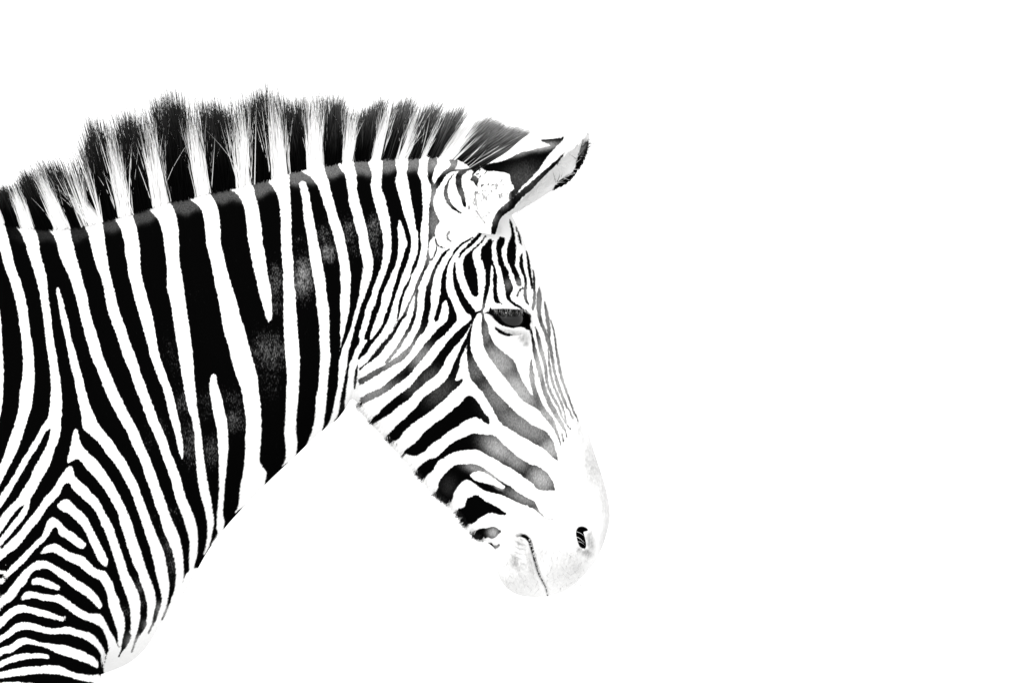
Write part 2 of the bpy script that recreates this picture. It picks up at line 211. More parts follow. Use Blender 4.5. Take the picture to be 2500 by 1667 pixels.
stroke(1, 'f 1110,400,22 1105,470,26 1112,530,22 1135,575,12')
stroke(1, 'f 1195,480,20 1190,560,24 1178,620,18')
stroke(1, 'f 1030,500,10 1050,450,10 1080,420,8')
# bridge of the nose
black('f 1238,400 1215,480 1215,560 1220,640 1230,720 1260,790 1290,860 1310,940 1330,990 1345,1060 1360,1130 1375,1220 1395,1300 1420,1380 1450,1450 1500,1568', 'f 1242,400 1265,500 1262,580 1255,650 1270,730 1300,800 1325,860 1340,840 1345,900 1365,1000 1380,1100 1395,1200 1420,1300 1450,1380 1490,1480 1525,1568')
stroke(1, 'f 1292,545,5 1305,620,22 1318,700,30 1328,780,28 1335,860,26')
stroke(1, 'f 1328,990,6 1332,1100,10 1347,1220,14 1375,1340,16 1415,1430,16 1470,1568,12 i 1500,140,8 1520,180,3')
stroke(1, 'f 1205,790,4 1230,890,22 1252,990,32 1278,1080,28 1300,1180,22 1312,1290,18 1335,1380,20 1380,1470,20 1435,1568,14 i 1460,80,8 1535,190,3')
stroke(1, 'f 1165,860,6 1182,930,16 1200,1030,32 1218,1110,36 1240,1190,38 1262,1280,34 1290,1390,36 1325,1480,42 1370,1568,40 i 1410,70,36 1450,140,28 1480,190,16 1505,265,3')
stroke(1, 'f 1350,720,4 1375,800,6 1392,900,8 1405,1000,12 1420,1100,18 1438,1200,22 1460,1290,16 1500,1400,14 1560,1568,12 i 1600,80,6 1612,115,2')
stroke(1, 'i 1525,0,6 1560,90,3')
stroke(1, 'i 1455,225,6 1472,310,3')
# lower cheek and jaw
black('i 430,0 350,70 280,120 200,180 140,230 80,300 20,350 h 1930,385 1895,415 1930,425 i 30,445 80,440 140,410 180,370 240,320 310,270 380,215 450,180 520,125 600,90 640,85 690,110 750,150 765,120 750,80 720,50 690,0 f 640,1490 580,1445 540,1460 480,1530')
black('i 70,580 100,545 170,490 270,455 320,410 380,350 450,305 530,270 600,240 660,240 730,250 800,250 850,290 920,360 1000,430 1080,490 1120,510 1150,530 1220,545 1290,590 1340,640 1370,690 1390,760 1385,778 1300,775 1220,765 1180,710 1120,670 1050,620 980,570 900,530 820,480 740,440 660,395 600,390 520,395 450,410 380,435 330,470 280,490 250,540 220,590 170,625 140,660 100,640')
black('i 245,800 270,760 280,700 310,650 360,600 410,555 470,530 540,530 600,525 670,545 740,585 800,630 860,680 920,715 980,750 1040,800 1110,840 1190,880 1210,920 1250,980 1300,1040 1370,1050 1300,1045 1210,970 1150,935 1080,910 1010,880 950,850 880,820 800,800 730,780 670,750 620,710 590,690 550,675 510,690 470,730 430,790 410,850 380,890 330,860')
white('i 578,640 600,610 650,595 720,605 780,640 850,690 910,735 905,760 860,755 800,730 740,715 680,700 620,680')
black('i 430,965 500,945 530,920 550,860 590,835 640,820 680,840 730,880 790,910 850,940 900,980 925,1005 870,1010 830,1000 770,990 720,1010 670,1040 610,1085 550,1097 500,1095')
white('i 455,1005 480,1010 505,1030 500,1045 470,1040')
black('i 570,1156 630,1155 700,1135 740,1135 800,1120 840,1140 875,1165 850,1190 800,1235 760,1225 680,1230 620,1215')
black('i 730,1285 780,1273 810,1300 862,1290 845,1320 800,1330 760,1325')
# eyelids
black('f 715,668 760,648 772,612 800,632 900,628 1000,632 1080,637 1120,660 1158,680 1160,740 1152,780 1168,842 1130,822 1090,800 1050,795 1000,805 940,800 880,780 830,745 800,705 760,675')
stroke(1, 'f 1165,845,16 1172,880,8')
stroke(1, 'f 830,815,16 870,845,26 920,868,24 975,872,8')
# ear base marks on the head
stroke(1, 'c 430,690,4 380,760,8 352,830,22 350,900,36 375,970,30 420,1030,20 490,1075,10')
stroke(1, 'c 530,670,25 485,695,50 468,760,50 480,840,50 505,900,38 520,960,24 530,1000,26')
stroke(1, 'c 645,650,20 622,690,36 630,740,50 640,790,30')
stroke(1, 'c 380,1262,16 365,1290,16 368,1320,10 400,1350,4')

def sdf_poly(P, X, Y):
    x, y = X[:, None], Y[:, None]
    ax, ay = P[:, 0], P[:, 1]; bx, by = np.roll(ax, -1), np.roll(ay, -1)
    best = np.full(len(X), 1e9); ins = np.zeros(len(X), bool)
    for q in range(0, len(P), 64):
        s = slice(q, q+64)
        dx, dy = bx[s]-ax[s], by[s]-ay[s]
        L = dx*dx+dy*dy+1e-9
        t = np.clip(((x-ax[s])*dx+(y-ay[s])*dy)/L, 0, 1)
        best = np.minimum(best, ((x-ax[s]-t*dx)**2+(y-ay[s]-t*dy)**2).min(1))
        dyy = np.where(np.abs(dy) < 1e-9, 1e-9, dy)
        c = ((ay[s] > y) != (by[s] > y)) & (x < dx*(y-ay[s])/dyy+ax[s])
        ins ^= (c.sum(1) & 1).astype(bool)
    return np.where(ins, 1, -1)*np.sqrt(best)
def sdf_stroke(P, X, Y):
    x, y = X[:, None], Y[:, None]
    a, b = P[:-1], P[1:]
    dx, dy = b[:, 0]-a[:, 0], b[:, 1]-a[:, 1]; L = dx*dx+dy*dy+1e-9
    t = np.clip(((x-a[:, 0])*dx+(y-a[:, 1])*dy)/L, 0, 1)
    d = np.sqrt((x-a[:, 0]-t*dx)**2+(y-a[:, 1]-t*dy)**2)-(a[:, 2]+t*(b[:, 2]-a[:, 2]))
    return -d.min(1)
def apply_ops(ops, X, Y, F):
    M = 25
    for sign, kind, P in ops:
        x0, y0 = P[:, :2].min(0)-M; x1, y1 = P[:, :2].max(0)+M
        I = np.nonzero((X > x0) & (X < x1) & (Y > y0) & (Y < y1))[0]
        for q in range(0, len(I), 40000):
            J = I[q:q+40000]
            d = (sdf_poly if kind == 'p' else sdf_stroke)(P, X[J], Y[J])
            F[J] = np.minimum(F[J], -d) if sign < 0 else np.maximum(F[J], d)
    return F
def coat_field(X, Y):
    F = np.full(len(X), 30.0)
    w = X + 30*np.sin(Y/160.0) + 0.12*(Y-900)          # flank beyond the shoulder: plain upright bands
    band = 22*np.sin(w*2*np.pi/70.0)+4
    F = np.where(X < -18, band, F)
    F = np.where((Y > 1640) & (X < -18), 22*np.sin(Y*2*np.pi/58.0)+3, F)
    m = X < -22
    G = apply_ops(OPS, X, Y, F.copy())
    F = np.where(m, F, G)
    belly = (Y > 1560) & (Y < 1720) & (X < -150)
    F = np.where(belly, np.minimum(F, (1600-Y)*0.5), F)
    return np.clip(F, -25, 25)

CREST = np.array([[-2200,620],[-1500,560],[-900,520],[-400,505],[-150,522],[0,545],[60,556],[130,560],[200,552],[255,540],[329,520],[413,493],[459,486],[515,470],[559,463],[617,448],[656,441],[709,421],[793,405],[865,394],[934,388],[1000,386],[1051,385],[1099,390],[1138,398],[1200,440]], float)
def crest_y(x): return np.interp(x, CREST[:, 0], CREST[:, 1])

def blobs(B, X, Y):
    out = np.zeros(len(X))
    for row in B:
        t, x, y, rx, ry, ang, v = row
        T = TILE[t]; cx, cy = T[0]+x/T[2], T[1]+y/T[2]; rx /= T[2]; ry /= T[2]
        c, s = math.cos(R(ang)), math.sin(R(ang))
        u = ((X-cx)*c+(Y-cy)*s)/rx; w = (-(X-cx)*s+(Y-cy)*c)/ry
        out = np.maximum(out, v*np.exp(-np.clip((u*u+w*w), 0, 30)**1.3))
    return out
# brown-grey hair of the face, crest edge; paler patches on the cheek stripes
TONE = [('j',1330,1200,90,110,-60,.75),('j',1470,1040,60,90,-60,.7),('j',1600,880,60,100,-60,.7),('f',740,850,60,160,10,.45),('f',860,1130,200,150,50,.75),('f',1050,1400,240,130,50,.9),('f',640,1200,120,160,55,.38),('f',830,1480,220,120,50,.5),
        ('i',1100,170,330,130,28,.6),('i',1350,380,120,160,50,.8),('i',850,380,190,110,35,.75),('i',1260,670,150,120,45,.8),('i',1000,480,170,90,35,.6),
        ('i',640,570,140,50,15,.6),('i',780,620,130,40,35,.8),('i',1080,850,190,60,25,.55),('i',860,750,60,25,25,.7),('i',1300,80,140,200,45,.8),
        ('i',800,1180,60,60,0,.8),('i',830,1305,35,30,0,.7),('i',370,740,90,110,0,.10),('i',1300,1020,150,60,30,.8),
        ('f',1240,560,60,200,5,.6),('f',1320,720,70,260,8,.6),('f',1345,1000,60,200,8,.55),('f',1250,1150,90,350,12,.9),('f',1360,1300,120,380,14,.8),('f',1450,1350,150,420,18,.85),('i',1450,120,140,220,20,.95),
        ('f',1150,1300,70,200,5,.85),('f',1190,560,50,130,0,.6),('f',940,390,45,60,0,.32),('f',1045,370,40,45,0,.45),('f',1110,470,35,90,0,.5),
        ('c',230,600,60,60,0,.6),('c',40,600,70,60,0,.5),('c',420,600,60,60,0,.6),('c',230,920,45,130,0,.55),('c',240,1180,60,200,0,.45),('c',190,1480,60,130,0,.45),
        ('c',365,930,60,150,0,.40),('c',500,890,60,80,0,.34),('c',470,770,50,50,0,.18),('c',380,1290,50,60,0,.6),
        ('f',60,380,60,160,20,.35),('f',20,560,60,120,20,.5),('f',220,300,60,140,20,.15),('e',1850,1050,260,120,-50,.6),('f',40,1010,110,80,-40,.6),
        ('f',110,1080,140,90,-50,.5),('f',190,1280,130,80,-40,.22),('f',40,1360,110,90,-40,.2),('f',300,1420,170,90,-40,.2),('e',1620,1430,250,80,-25,.55),('e',1600,1240,200,80,-30,.35),
        ('c',560,690,80,30,0,.3),('f',710,650,25,90,0,.45)]
# highlights put into the coat as hand-placed patches of raised specular
SHEEN_PATCHES = [('e',950,330,120,260,0,.72),('e',690,360,100,230,0,.5),('e',700,600,80,120,0,.45),('e',640,1030,240,230,30,.55),('e',620,1300,150,250,0,.35),('e',1190,90,110,130,0,.65),
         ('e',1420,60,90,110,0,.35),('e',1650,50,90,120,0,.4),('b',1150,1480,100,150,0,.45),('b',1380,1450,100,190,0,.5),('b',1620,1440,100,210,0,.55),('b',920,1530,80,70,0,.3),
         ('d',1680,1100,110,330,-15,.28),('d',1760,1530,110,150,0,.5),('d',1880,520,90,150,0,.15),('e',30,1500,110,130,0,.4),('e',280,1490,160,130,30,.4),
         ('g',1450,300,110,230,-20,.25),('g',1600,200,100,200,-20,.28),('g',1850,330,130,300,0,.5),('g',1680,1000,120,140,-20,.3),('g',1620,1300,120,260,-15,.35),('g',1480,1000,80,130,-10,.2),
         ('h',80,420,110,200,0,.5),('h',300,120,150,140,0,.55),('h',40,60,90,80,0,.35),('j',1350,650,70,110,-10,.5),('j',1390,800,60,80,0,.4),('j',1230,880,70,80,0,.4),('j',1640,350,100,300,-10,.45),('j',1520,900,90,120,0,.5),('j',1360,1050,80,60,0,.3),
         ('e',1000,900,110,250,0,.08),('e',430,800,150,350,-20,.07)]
def tone_field(X, Y):
    t = blobs(TONE, X, Y)
    d = Y-crest_y(X)
    edge = 36+4*np.sin(X/23.0)+3*np.sin(X/7.1)
    band = 1/(1+np.exp((d-edge)/3.5))
    amp = np.interp(X, [-400, 0, 90, 120, 200, 255, 330, 600, 700, 1100, 1140, 1300], [.0, .0, .12, .16, .14, .25, .28, .38, .48, .6, .3, 0])
    return np.maximum(t, band*amp*.78)

# ------------------------------------------------------------------ materials
def new_mat(name):
    m = bpy.data.materials.new(name); m.use_nodes = True
    return m, m.node_tree.nodes, m.node_tree.links, m.node_tree.nodes['Principled BSDF']
def math_node(n, l, op, a, b=None, c=None, clamp=False):
    q = n.new('ShaderNodeMath'); q.operation = op; q.use_clamp = clamp
    for i_, v in enumerate((a, b, c)):
        if v is None: continue
        if isinstance(v, (int, float)): q.inputs[i_].default_value = v
        else: l.new(v, q.inputs[i_])
    return q.outputs[0]
def attr(n, name):
    a = n.new('ShaderNodeAttribute'); a.attribute_name = name; return a.outputs['Fac']
def noise(n, l, scale, detail=2, rough=.5, stretch=(1, 1, 1), rot=(0, 0, 0)):
    tc = n.new('ShaderNodeTexCoord'); mp = n.new('ShaderNodeMapping')
    mp.inputs['Scale'].default_value = stretch; mp.inputs['Rotation'].default_value = rot
    l.new(tc.outputs['Object'], mp.inputs[0])
    t = n.new('ShaderNodeTexNoise'); t.inputs['Scale'].default_value = scale
    t.inputs['Detail'].default_value = detail; t.inputs['Roughness'].default_value = rough
    l.new(mp.outputs[0], t.inputs['Vector']); return t.outputs['Fac']

def coat_material():
    m, n, l, bs = new_mat('striped_coat')
    F = attr(n, 'coat'); tone = attr(n, 'tone'); sheen = attr(n, 'sheen'); skin_shade = attr(n, 'skin_shade')
    n1 = noise(n, l, 330, 3, .75, (1, 1, .5), (0, R(20), 0))
    n2 = noise(n, l, 110, 1, .5)
    e = math_node(n, l, 'MULTIPLY_ADD', n1, 9.0, -4.0)
    e = math_node(n, l, 'ADD', e, math_node(n, l, 'MULTIPLY_ADD', n2, 2.4, -1.2))
    f = math_node(n, l, 'ADD', F, e)
    mr = n.new('ShaderNodeMapRange'); mr.interpolation_type = 'SMOOTHSTEP'
    l.new(f, mr.inputs['Value']); mr.inputs['From Min'].default_value = -1.3; mr.inputs['From Max'].default_value = 1.3
    fac = mr.outputs[0]
    # salt and pepper hair inside the grey-brown parts
    hn = noise(n, l, 680, 3, .75, (1, 1, .3), (0, R(30), 0))
    hs = math_node(n, l, 'MULTIPLY_ADD', hn, 3.2, -1.1, clamp=True)
    tt = math_node(n, l, 'ADD', tone, math_node(n, l, 'MULTIPLY', math_node(n, l, 'POWER', tone, .6), math_node(n, l, 'MULTIPLY_ADD', hn, 1.5, -.75)), clamp=True)
    dark = math_node(n, l, 'ADD', math_node(n, l, 'MULTIPLY', math_node(n, l, 'POWER', tt, 1.6), .42), .0012)
    lightv = math_node(n, l, 'ADD', math_node(n, l, 'MULTIPLY', hn, .08), .82)
    mot = noise(n, l, 210, 4, .7, (1, 1, .6), (0, R(-20), 0))
    sk = math_node(n, l, 'MULTIPLY', skin_shade, math_node(n, l, 'MULTIPLY_ADD', mot, 2.0, -.08))
    sk = math_node(n, l, 'MINIMUM', math_node(n, l, 'ADD', sk, math_node(n, l, 'MULTIPLY', math_node(n, l, 'MAXIMUM', math_node(n, l, 'SUBTRACT', skin_shade, .7), 0.0), 1.6)), .995)
    lightv = math_node(n, l, 'MULTIPLY', lightv, math_node(n, l, 'SUBTRACT', 1.0, sk))
    mix = n.new('ShaderNodeMix'); l.new(fac, mix.inputs[0]); l.new(lightv, mix.inputs[2]); l.new(dark, mix.inputs[3])
    cc = n.new('ShaderNodeCombineColor')
    for k in range(3): l.new(mix.outputs[0], cc.inputs[k])
    l.new(cc.outputs[0], bs.inputs['Base Color'])
    gl = math_node(n, l, 'ADD', math_node(n, l, 'MULTIPLY', sheen, 1.6), math_node(n, l, 'ADD', math_node(n, l, 'MULTIPLY_ADD', hn, 2.9, -2.1), math_node(n, l, 'MULTIPLY_ADD', n2, .6, -.3)), clamp=True)
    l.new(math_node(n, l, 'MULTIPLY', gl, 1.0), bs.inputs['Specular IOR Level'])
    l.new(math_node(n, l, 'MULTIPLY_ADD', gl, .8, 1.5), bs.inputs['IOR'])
    bs.inputs['Roughness'].default_value = .5
    bp = n.new('ShaderNodeBump'); bp.inputs['Strength'].default_value = .35; bp.inputs['Distance'].default_value = .0012
    l.new(hn, bp.inputs['Height']); l.new(bp.outputs[0], bs.inputs['Normal'])
    return m
def hair_material(name, rough=.7):
    m, n, l, bs = new_mat(name)
    t = attr(n, 'shade')
    cc = n.new('ShaderNodeCombineColor')
    for k in range(3): l.new(t, cc.inputs[k])
    l.new(cc.outputs[0], bs.inputs['Base Color'])
    bs.inputs['Roughness'].default_value = rough; bs.inputs['Specular IOR Level'].default_value = .01
    tr = n.new('ShaderNodeBsdfTranslucent'); l.new(cc.outputs[0], tr.inputs['Color'])
    mx = n.new('ShaderNodeMixShader'); mx.inputs[0].default_value = .45
    l.new(bs.outputs[0], mx.inputs[1]); l.new(tr.outputs[0], mx.inputs[2])
    l.new(mx.outputs[0], n['Material Output'].inputs['Surface'])
    return m
def plain_material(name, col, rough=.5, spec=.3, nscale=60, namp=.2):
    m, n, l, bs = new_mat(name)
    nz = noise(n, l, nscale, 3)
    v = math_node(n, l, 'MULTIPLY', math_node(n, l, 'MULTIPLY_ADD', nz, 2*namp, 1-namp), col)
    cc = n.new('ShaderNodeCombineColor')
    for k in range(3): l.new(v, cc.inputs[k])
    l.new(cc.outputs[0], bs.inputs['Base Color'])
    bs.inputs['Roughness'].default_value = rough; bs.inputs['Specular IOR Level'].default_value = spec
    return m
M_COAT = coat_material(); M_HAIR = hair_material('mane_hair'); M_EYE = plain_material('dark_eye', .004, .09, .36, 300, .5)
M_GROUND = plain_material('bleached_sand', .75, .95, .1, 3, .1)

# ------------------------------------------------------------------ ground (below the picture)
g = 4000.0
gx = np.array([[-g,-g,0],[g,-g,0],[g,g,0],[-g,g,0]], float)
ground = mesh_obj('ground', gx, [[0,1,2,3]], M_GROUND, smooth=False); ground['kind'] = 'structure'

# ------------------------------------------------------------------ zebra
Z = bpy.data.objects.new('zebra', None); scene.collection.objects.link(Z)
Z['label'] = 'zebra in profile with head lowered, upright striped mane and pale muzzle'
Z['category'] = 'zebra'

# sections of the trunk: front/top point, underside point, half thickness, roundness, skew of thickness
SEC = [(1330,1457,1318,1459,4,1,0),(1378,1442,1268,1452,38,.9,0),(1415,1413,1240,1437,62,.8,0),(1446,1380,1222,1415,78,.75,0),(1466,1345,1212,1385,86,.75,0),(1480,1305,1211,1355,88,.75,.05),
       (1489,1262,1205,1336,84,.8,.1),(1484,1215,1176,1315,80,.85,.1),(1471,1165,1146,1292,80,.85,.05),(1453,1110,1105,1236,84,.85,0),(1432,1040,1061,1200,94,.85,0),
       (1410,975,1016,1150,106,.85,0),(1389,915,981,1108,120,.85,-.05),(1367,842,944,1064,134,.85,-.1),(1344,768,912,1030,142,.85,-.15),(1319,695,890,1003,142,.85,-.15),
       (1296,633,876,988,134,.85,-.15),(1272,570,868,979,126,.85,-.1),(1247,522,863,975,120,.85,-.05),(1200,455,859,975,112,.9,0),(1140,402,854,979,106,.95,.05),(1095,391,849,987,104,.95,.1),
       (1045,386,842,999,104,.95,.15),(962,388,822,1024,106,1,.2),(865,394,799,1042,110,1,.2),(793,405,769,1066,115,1,.2),(709,421,724,1110,120,1,.2),(617,448,660,1170,130,1,.25),
       (515,470,603,1228,142,1,.3),(413,493,549,1288,158,1,.3),(329,520,505,1348,175,1,.3),(255,540,450,1446,195,1,.3),(180,556,404,1505,212,1,.3),(90,560,340,1598,228,1,.3),
       (0,545,250,1644,240,1,.3),(-150,522,60,1690,255,1,.25),(-400,505,-250,1710,290,1,.15),(-900,520,-850,1700,330,1,.05),(-1350,505,-1300,1600,310,1,0),(-1650,560,-1560,1400,260,1,0),
       (-1800,680,-1720,1250,180,1,0),(-1850,800,-1830,1080,90,1,0),(-1865,900,-1860,960,4,1,0)]
SEC = np.array(SEC, float)
up = (np.arange(len(SEC)) >= 20) & (SEC[:, 0] > -1500)
SEC[up, 1] -= 17                # the hide runs a little way up under the mane
def resample_sections(SEC, step_in, step_out):
    D = catmull(SEC, 12)
    mid = (D[:, :2]*.6+D[:, 2:4]*.4)
    seg = np.maximum(np.linalg.norm(np.diff(D[:, :2], axis=0), axis=1), np.linalg.norm(np.diff(D[:, 2:4], axis=0), axis=1))
    w = seg/np.where(mid[1:, 0] > -60, step_in, step_out)
    s = np.concatenate([[0], np.cumsum(w)]); n = int(s[-1])
    u = np.linspace(0, s[-1], n)
    return np.stack([np.interp(u, s, D[:, k]) for k in range(D.shape[1])], 1)
DS = resample_sections(SEC, 3.2, 25)
NN, NF = 400, 110
th = np.concatenate([np.linspace(0, np.pi, NN, endpoint=False), np.linspace(np.pi, 2*np.pi, NF, endpoint=False)])
tt = (1-np.cos(th))/2
st = np.sin(th)
def seg_line(P, X, Y):
    P = catmull(pts(P), 4)
    x, y = X[:, None], Y[:, None]; a, b = P[:-1], P[1:]
    dx, dy = b[:, 0]-a[:, 0], b[:, 1]-a[:, 1]
    t = np.clip(((x-a[:, 0])*dx+(y-a[:, 1])*dy)/(dx*dx+dy*dy+1e-9), 0, 1)
    return np.sqrt((x-a[:, 0]-t*dx)**2+(y-a[:, 1]-t*dy)**2).min(1)
def local(fn, X, Y, x0, y0, x1, y1):
    out = np.zeros(len(X)); I = np.nonzero((X > x0) & (X < x1) & (Y > y0) & (Y < y1))[0]
    if len(I): out[I] = fn(X[I], Y[I])
    return out
EYE = (1243, 778)
MOUTH = 'k 560,338 610,335 660,355 700,400 722,470 745,560 770,650 795,740 820,810 865,895 890,940 905,1000 915,1040'
def G(X, Y, cx, cy, rx, ry, ang=0):
    c, s = math.cos(R(ang)), math.sin(R(ang))
    u = ((X-cx)*c+(Y-cy)*s)/rx; w = (-(X-cx)*s+(Y-cy)*c)/ry
    return np.exp(-np.clip(u*u+w*w, 0, 40))
NOSTRIL = pts('k 1262,275 1285,242 1330,232 1372,248 1392,272 1340,288 1350,340 1362,395 1370,440 1362,480 1320,475 1290,440 1272,385 1258,320')
def relief(X, Y):                  # outward relief of the flank, in chart units
    D = np.zeros(len(X))
    D += 20*G(X, Y, 985, 900, 130, 150, 30)                # jaw muscle
    D -= 10*G(X, Y, 1150, 960, 60, 170, -35)
    D += 15*G(X, Y, 1215, 900, 35, 170, -18)               # cheek bone
    D += 22*G(X, Y, 1245, 745, 75, 42, 5)                  # brow
    D += 12*G(X, Y, 1235, 815, 65, 30, 5)
    D -= 12*G(X, Y, 1185, 660, 45, 45)                     # temple hollow
    D += 10*G(X, Y, 1115, 520, 80, 90)                     # ear root
    D -= 10*G(X, Y, 1330, 1050, 60, 120, -20)
    D += 16*G(X, Y, 1420, 1300, 60, 60)                    # nostril rim
    D += 10*G(X, Y, 1345, 1350, 50, 60)
    D += 9*G(X, Y, 1270, 1370, 32, 50, -15)
    # neck and shoulder muscles
    D -= 10*G(X, Y, 905, 760, 45, 260, 12)
    D += 12*G(X, Y, 760, 700, 110, 260, 12)
    D -= 9*G(X, Y, 560, 980, 50, 260, -18)
    D += 12*G(X, Y, 450, 900, 90, 300, -20)
    D -= 8*G(X, Y, 330, 950, 40, 320, -22)
    D += 16*G(X, Y, 180, 1230, 110, 220, -20)
    D -= 12*G(X, Y, 330, 1420, 38, 160, -16)
    D += 10*G(X, Y, 60, 800, 120, 240)
    lay = np.zeros(len(X))
    # mouth
    def mouth(x, y):
        d = seg_line(MOUTH, x, y)
        return -13*np.exp(-(d/3.2)**2)+4*np.exp(-((d-10)/7)**2)
    D += local(mouth, X, Y, 1230, 1280, 1370, 1475)
    def wr(x, y):                                            # folds at the corner of the mouth
        r = np.sqrt((x-1283)**2+((y-1290)*.9)**2)
        m = np.exp(-((x-1268)/16)**2)*np.exp(-((y-1335)/32)**2)
        return 3.4*np.sin(r*2*np.pi/10.5)*m
    D += local(wr, X, Y, 1225, 1290, 1300, 1400)
    def ns(x, y):
        d = sdf_poly(catmull(NOSTRIL, 4, True), x, y)
        return -34*np.clip(d/7, 0, 1)**.8+5*np.exp(-((d+6)/5)**2)
    D += local(ns, X, Y, 1390, 1270, 1450, 1360)
    # eye opening
    def eye(x, y):
        P = catmull(pts('f 740,668 772,640 830,634 920,632 1010,636 1080,642 1130,668 1150,700 1150,770 1130,815 1090,798 1050,793 1000,800 940,795 880,775 830,740 800,705'), 4, True)
        d = sdf_poly(P, x, y)
        return -20*np.clip(d/6, 0, 1)+5*np.exp(-((d+5)/4)**2)
    D += local(eye, X, Y, 1160, 730, 1320, 840)
    def bag(x, y):
        d = seg_line('f 820,805 870,845 920,868 990,872 1060,862', x, y)
        return -6*np.exp(-(d/3.5)**2)
    D += local(bag, X, Y, 1190, 790, 1290, 840)
    return D
nu = len(DS)
T = DS[:, None, 0:2]; B = DS[:, None, 2:4]
P2 = T+(B-T)*tt[None, :, None]
b = DS[:, 4][:, None]; kk = DS[:, 5][:, None]; sk = DS[:, 6][:, None]
yy = -np.sign(st)[None, :]*b*np.abs(st)[None, :]**kk*(1+sk*(tt[None, :]*2-1))
X = P2[..., 0].ravel(); Y = P2[..., 1].ravel()
rel = relief(X, Y).reshape(yy.shape)
env = np.clip(np.abs(st)[None, :]*1.6, 0, 1)
yy = yy-np.sign(st)[None, :]*rel*env
V = np.stack([X, Y, yy.ravel()], -1)
Fc = grid_faces(nu, NN+NF, True)
coat = coat_field(X, Y); tone = tone_field(X, Y); sheen = blobs(SHEEN_PATCHES, X, Y)
skin_shade = local(lambda x, y: 1.2*np.exp(-(seg_line(MOUTH, x, y)/(5.5-4.0*np.clip((y-1310)/110,0,1)))**2)*np.clip((x-1262)/16,0,1), X, Y, 1230, 1290, 1370, 1475)
skin_shade = np.maximum(skin_shade, local(lambda x, y: 2.0*np.clip(sdf_poly(catmull(NOSTRIL, 4, True), x, y)/3+.6, 0, 1), X, Y, 1380, 1260, 1460, 1370))
MUZ = [('k',620,640,300,420,10,.30),('k',1120,650,330,330,0,.24),('k',520,630,80,110,0,.60),('k',590,430,90,130,0,.46),('k',850,500,120,200,0,.34),('k',690,600,60,280,-14,.50),('k',590,700,120,90,0,.42),('k',1250,720,120,110,0,.32),('i',1740,560,110,300,-14,.42),('i',1850,850,60,330,-8,.33),('i',1640,250,50,250,-18,.30),('i',1880,1250,60,220,8,.30),('k',1090,300,60,330,0,.30),
       ('k',1420,400,55,140,-10,.55),('k',1385,540,80,60,20,.62),('k',1300,500,50,50,0,.5),('f',950,850,170,40,8,.45),('f',1090,900,70,60,40,.55),('f',1110,950,40,40,0,.6),('f',800,700,50,25,35,.45),('f',1110,650,60,20,20,.4),('c',740,1240,60,40,0,.30),('f',1160,760,20,80,0,.4),
       ('j',1300,1300,350,200,-30,.12),('c',850,1230,40,60,0,.2)]
skin_shade = np.maximum(skin_shade, blobs(MUZ, X, Y))  # darker muzzle tone, with shade painted around mouth, nostril, eye and nose edge

# legs: (y, x left, x right, depth centre, depth half)
def leg(rows, side, seg=48):
    A = catmull(np.array(rows, float), 14)
    a = np.linspace(0, 2*np.pi, seg*2, endpoint=False)
    cx = (A[:, 1]+A[:, 2])/2; rx = (A[:, 2]-A[:, 1])/2
    x = cx[:, None]+rx[:, None]*np.cos(a); y = np.repeat(A[:, 0:1], len(a), 1)
    z = side*(A[:, 3:4]+A[:, 4:5]*np.sin(a))
    return np.stack([x.ravel(), y.ravel(), z.ravel()], -1), grid_faces(len(A), len(a), True)
FORE = [(1180,60,90,100,20),(1280,-20,180,120,70),(1400,-60,240,130,92),(1500,-65,261,135,100),(1600,-50,256,140,98),(1667,-40,249,140,92),(1780,-5,226,140,80),(1920,30,185,135,62),(2060,50,165,130,50),(2150,45,172,128,52),(2230,60,158,126,42),(2380,68,140,124,32),(2480,62,150,124,38),(2530,72,165,124,40),(2570,70,175,124,44)]
HIND = [(1100,-1700,-1660,120,20),(1250,-1800,-1350,150,110),(1450,-1800,-1330,160,125),(1650,-1730,-1400,160,100),(1850,-1720,-1520,150,70),(2000,-1760,-1610,145,52),(2080,-1765,-1630,142,50),(2250,-1715,-1630,140,36),(2450,-1690,-1605,138,38),(2530,-1680,-1580,138,40),(2570,-1675,-1570,138,44)]
VV = [V]; FF = [Fc]; off = len(V)
for rows, side in ((FORE, -1), (FORE, 1), (HIND, -1), (HIND, 1)):
    r_ = [list(q) for q in rows]
    if side > 0:
        for q in r_: q[1] -= 70; q[2] -= 70
    v, f = leg(r_, side, 70)
    if rows is FORE and side < 0:
        pass
    VV.append(v); FF.append(f+off); off += len(v)
VL = np.vstack(VV[1:])
coatL = coat_field(VL[:, 0], VL[:, 1])
coatL = np.where(VL[:, 1] > 1690, 20*np.sin(VL[:, 1]*2*np.pi/(52.0))+2, coatL)
z0 = np.zeros(len(VL))
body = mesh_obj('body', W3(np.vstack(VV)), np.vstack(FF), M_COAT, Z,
                dict(coat=np.concatenate([coat, coatL]), tone=np.concatenate([tone, z0]), sheen=np.concatenate([sheen, z0]), skin_shade=np.concatenate([skin_shade, z0])))

def surface_depth(px, py):         # near-side depth of the trunk at chart points (nearest vertex)
    near = V.reshape(nu, -1, 3)[:, :NN]
    out = []
    flat = near.reshape(-1, 3)
    for x, y in zip(np.atleast_1d(px), np.atleast_1d(py)):
        k = np.argmin((flat[:, 0]-x)**2+(flat[:, 1]-y)**2); out.append(flat[k, 2])
    return np.array(out)

